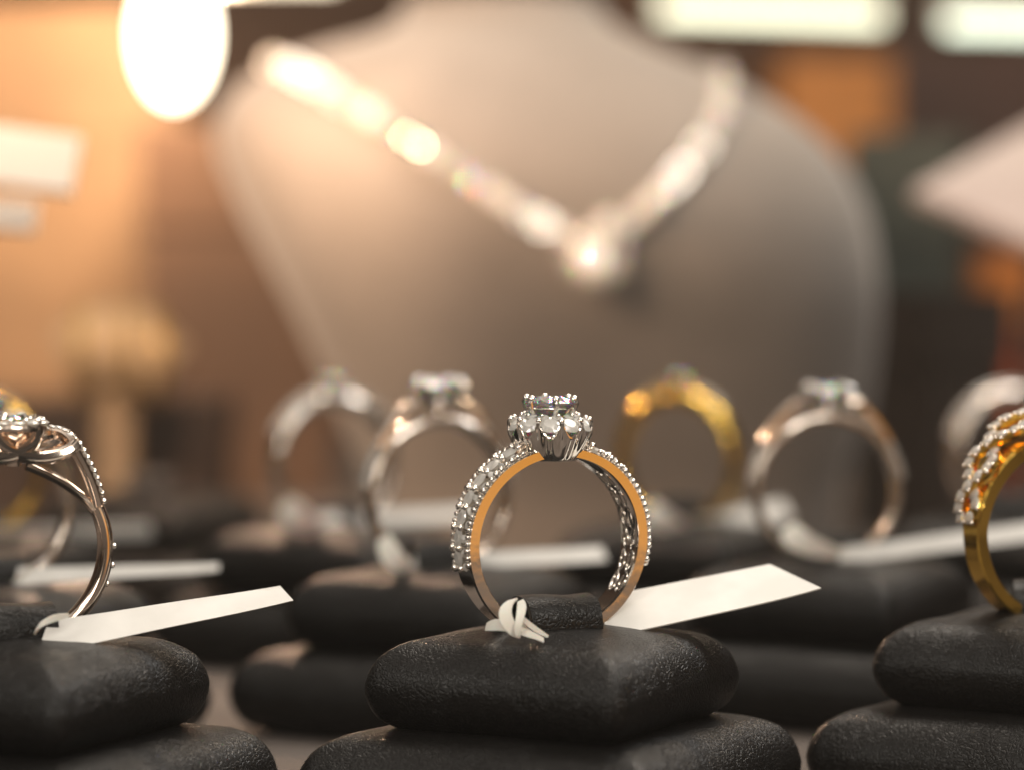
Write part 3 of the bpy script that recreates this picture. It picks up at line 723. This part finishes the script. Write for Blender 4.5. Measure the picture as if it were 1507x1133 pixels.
gem('pendant_stone', pend, pc+Vector((0, -.6, -.4)), 8.2, (PI/2-.2, 0, .1), GEMB)
gem('pendant_stone', pend, pc+Vector((2.6, -.8, 6.0)), 4.9, (PI/2-.15, 0, .1), GEMB)
for k in range(12):
    q = 2*PI*k/12; gem('pendant_stone', pend, pc+Vector((5.2*math.cos(q), -.3, 5.2*math.sin(q))), 2.4, (PI/2, 0, q), GEMN)

# ------------------------------------------------------------------ background objects
def led_strip(label, x0, x1, py, Y, n, col, st, slope=0):
    a = P(x0, py, Y); b = P(x1, py+slope, Y); c = (a+b)/2
    t = thing('light_strip', label, 'light strip', tuple(c), (0, 0, 0), 'lit strips of small lamps along the top')
    put('housing', MB().tube([a-c+Vector((-4, 5, 3)), b-c+Vector((4, 5, 3))], 4.5, 10).mesh('housing', mat('housing_white', (.7, .7, .66), .4)), t)
    m = emis('diode_light', col, st); dm = MB().ball((0, 0, 0), 2.6, 12, 8, (1.3, .6, .8)).mesh('diode', m)
    for i in range(n):
        put('diode', dm, t, tuple(a.lerp(b, i/(n-1))-c+Vector((0, -1, 0))))
    return t
led_strip('long pale green light strip above the right shoulder of the bust', 985, 1285, 18, 900, 14, (.93, 1, .72), 2.3, 10)
led_strip('short mint light strip in the top right corner', 1405, 1590, 38, 900, 9, (.80, 1, .80), 2.3, 4)
led_strip('warm white light strip at the top left beside the big glowing lamp', 330, 480, -32, 800, 9, (1, .85, .62), 3, 0)

# lamp
lc = P(258, 36, 520)
area('panel_wash_light', P(200, -70, 790), P(110, 230, 930), 50, 30, .46, (1, .68, .42))  # added unseen light that washes the tan box behind the lamp
t = thing('spot_lamp', 'glaring white lamp glowing at the top left of the picture', 'lamp', tuple(lc))
put('shade', MB().tube([(0, 2, 60), (0, 2, 40), (0, 2, 24), (0, 2, 11)], [1.5, 2, 4, 4.5], 20).mesh('shade', mat('lamp_metal', (.5, .45, .4), .3, 1)), t)
put('bulb', MB().ball((0, -2, -2), 7.6, 24, 14, (1, .7, 1.7)).mesh('bulb', emis('bulb_light', (1, .86, .62), 5)), t)

# cards on the left
cardm = mat('white_card', (.82, .78, .72), .5)
t = thing('card_stand', 'stand at the left edge holding two bright blurred white cards, one above the other', 'card stand', (-110, 470, -22))
post = MB().tube([(0, 0, 0), (0, 0, 90), (0, 0, 100)], [2, 2, 1.5], 10).box((0, 0, 1), (30, 30, 2))
put('post', post.mesh('post', mat('post_metal', (.4, .3, .2), .3, 1)), t)
o_ = Vector((-110, 470, -22))
def slab(c0, c1, th, Y, name, parent, mm, dy=14):
    a = P(c0[0], c0[1], Y)-o_; b = P(c1[0], c1[1], Y)-o_; c = (a+b)/2; L_ = (b-a).length
    ang = math.atan2((b-a).z, (b-a).x)
    put(name, MB().box((0, 0, 0), (L_, 2, th)).mesh(name, mm, False), parent, tuple(c), (-.35, -ang, 0))
slab((-180, 205), (112, 246), 9.5, 470, 'card', t, cardm)
slab((-180, 300), (52, 320), 5.0, 475, 'card', t, cardm)

# gold-coloured display figure on the left, boxes right
def lathe(pr, n=28):
    vs = []; fs = []
    for r, z in pr:
        for k in range(n): vs.append((r*math.cos(2*PI*k/n), r*math.sin(2*PI*k/n), z))
    for i in range(len(pr)-1):
        for k in range(n):
            l = (k+1) % n; fs.append((i*n+k, i*n+l, (i+1)*n+l, (i+1)*n+k))
    fs.append(tuple(range(n))[::-1]); fs.append(tuple((len(pr)-1)*n+k for k in range(n)))
    return MB().add(vs, fs)
g = P(170, 600, 640); gz = g.z+22
t = thing('bangle_stand', 'blurred gold and cream bangle stand at left between the rings and the lamp', 'bangle stand', (g.x, 640, -22))
put('base', lathe([(15, 0), (15, 3), (6, 6), (4.5, 22), (4.5, 40)]).mesh('base', mat('cream_velvet', (.22, .16, .10), .7)), t)
put('cushion_bar', MB().tube([(-10, 0, 42), (-4, 0, 45), (4, 0, 45), (12, 0, 40)], [8, 10, 10, 7], 16).mesh('cushion_bar', mat('cream_velvet_bar', (.26, .19, .115), .7)), t)
for i, (x, r) in enumerate(((-6, 10.6), (2, 10.8), (8, 9.8))):
    bg = put('bangle', MB().tube([(0, r*math.cos(q), r*math.sin(q)) for q in [2*PI*k/32 for k in range(32)]], 1.1, 8, True).mesh('bangle', SATIN), None, (g.x+x, 640, 22), (0, 0, .15*i))
    tag(bg, ['gold bangle at the left end of the cream bar', 'middle gold bangle on the cream bar', 'gold bangle at the right end of the cream bar'][i], 'bangle', 'gold bangles on the blurred stand')

def box_thing(name, label, cat, px, py, Y, wpx, hpx, dep, col, rz=0, rough=.6, group=None, floor=True, lid=None):
    c = P(px, py, Y); s_ = Y/FPX; w = wpx*s_; h = hpx*s_
    z0 = c.z-h/2
    t = thing(name, label, cat, (c.x, Y, z0), (0, 0, rz), group)
    m = noise_color(mat(name+'_card', col, rough), tuple(q*.8 for q in col), tuple(min(1, q*1.15) for q in col), 25)
    lh = h*.28
    put('body', MB().box((0, 0, (h-lh)/2), (w, dep, h-lh)).mesh('body', m, False), t)
    put('lid', MB().box((0, 0, h-lh/2+.2), (w+2, dep+2, lh)).mesh('lid', m if lid is None else mat(name+'_lid', lid, rough), False), t)
    return t
def to_floor(py_top, Y):      # photo row and height of a box standing on the counter
    zt = P(753, py_top, Y).z; s_ = Y/FPX; h = (zt+22)/s_
    return py_top+h/2, h
for (nm, lb, ct, px, top, Y, w, dep, col, rz, ld) in (
    ('tall_box', 'tall orange box behind the right shoulder of the bust', 'box', 1215, 95, 1100, 150, 40, (.50, .20, .045), .1, (.50, .21, .05)),
    ('tall_box', 'tall dark green-grey box right of the bust', 'box', 1345, 205, 760, 150, 40, (.035, .045, .036), -.25, None),
    ('tall_box', 'tall dark reddish brown box at the upper right', 'box', 1400, 80, 1150, 240, 50, (.045, .016, .012), 0, None),
    ('tall_box', 'short bright orange-red box at the right edge', 'box', 1490, 380, 860, 170, 50, (.60, .10, .015), .2, (.62, .2, .03)),
    ('tall_box', 'small dark brown box low between the bust and the orange-red box', 'box', 1370, 430, 700, 120, 40, (.03, .018, .012), .3, None),
    ('tall_box', 'wide tan box at far left behind the lamp', 'box', 60, 20, 930, 420, 50, (.34, .21, .115), 0, None),
    ('tall_box', 'dark brown wedge-like box between the left edge of the bust and the bangle stand', 'box', 350, 190, 850, 270, 40, (.09, .045, .022), .1, None),
    ('tall_box', 'low dark brown box added behind the far ring stands at left to darken reflections', 'box', 120, 585, 690, 420, 40, (.035, .018, .010), 0, None)):  # last box added to darken the lower backdrop and its reflection in the cushions
    py, h = to_floor(top, Y); box_thing(nm, lb, ct, px, py, Y, w, h, dep, col, rz, .6, 'blurred coloured boxes in the background', lid=ld)

# pale tilted board on a dark post at right
q0 = P(1440, 270, 640)
t = thing('earring_board', 'pale pinkish tilted board on a dark post at the right edge', 'display board', (q0.x+8, 645, -22))
o_ = Vector((q0.x+8, 645, -22))
pts = [P(1345, 280, 620), P(1540, 170, 660), P(1600, 260, 640), P(1560, 372, 600)]
bd = [p-o_ for p in pts]; nn_ = (bd[1]-bd[0]).cross(bd[3]-bd[0]).normalized()*2.5
put('board', MB().add(bd+[p+nn_ for p in bd], [(0, 1, 2, 3), (7, 6, 5, 4), (0, 4, 5, 1), (1, 5, 6, 2), (2, 6, 7, 3), (3, 7, 4, 0)]).mesh('board', noise_color(mat('pale_board', (.4, .33, .31), .6), (.34, .28, .265), (.44, .38, .36), 20), False), t)
zt = (bd[0]+bd[1]+bd[2]+bd[3]).z/4
put('post', MB().tube([(6, 6, 0), (6, 6, zt*.6), (10, 4, zt-3)], [5, 3.2, 3], 12).box((6, 6, 1.2), (34, 34, 2.4)).mesh('post', mat('dark_post', (.02, .022, .02), .5)), t)

# ------------------------------------------------------------------ added volume that spreads the lamp's glow like lens flare
hm = bpy.data.materials.new('flare_haze_volume'); hm.use_nodes = True; t = hm.node_tree; t.nodes.clear()
ho = t.nodes.new('ShaderNodeOutputMaterial'); hv = t.nodes.new('ShaderNodeVolumePrincipled')
hv.inputs['Color'].default_value = (1, .93, .85, 1); hv.inputs['Density'].default_value = HAZE; hv.inputs['Anisotropy'].default_value = 0.3
t.links.new(hv.outputs['Volume'], ho.inputs['Volume'])
o = put('flare_haze', MB().box((0, 620, 150), (2500, 1500, 760)).mesh('flare_haze', hm, False)); o['kind'] = 'stuff'
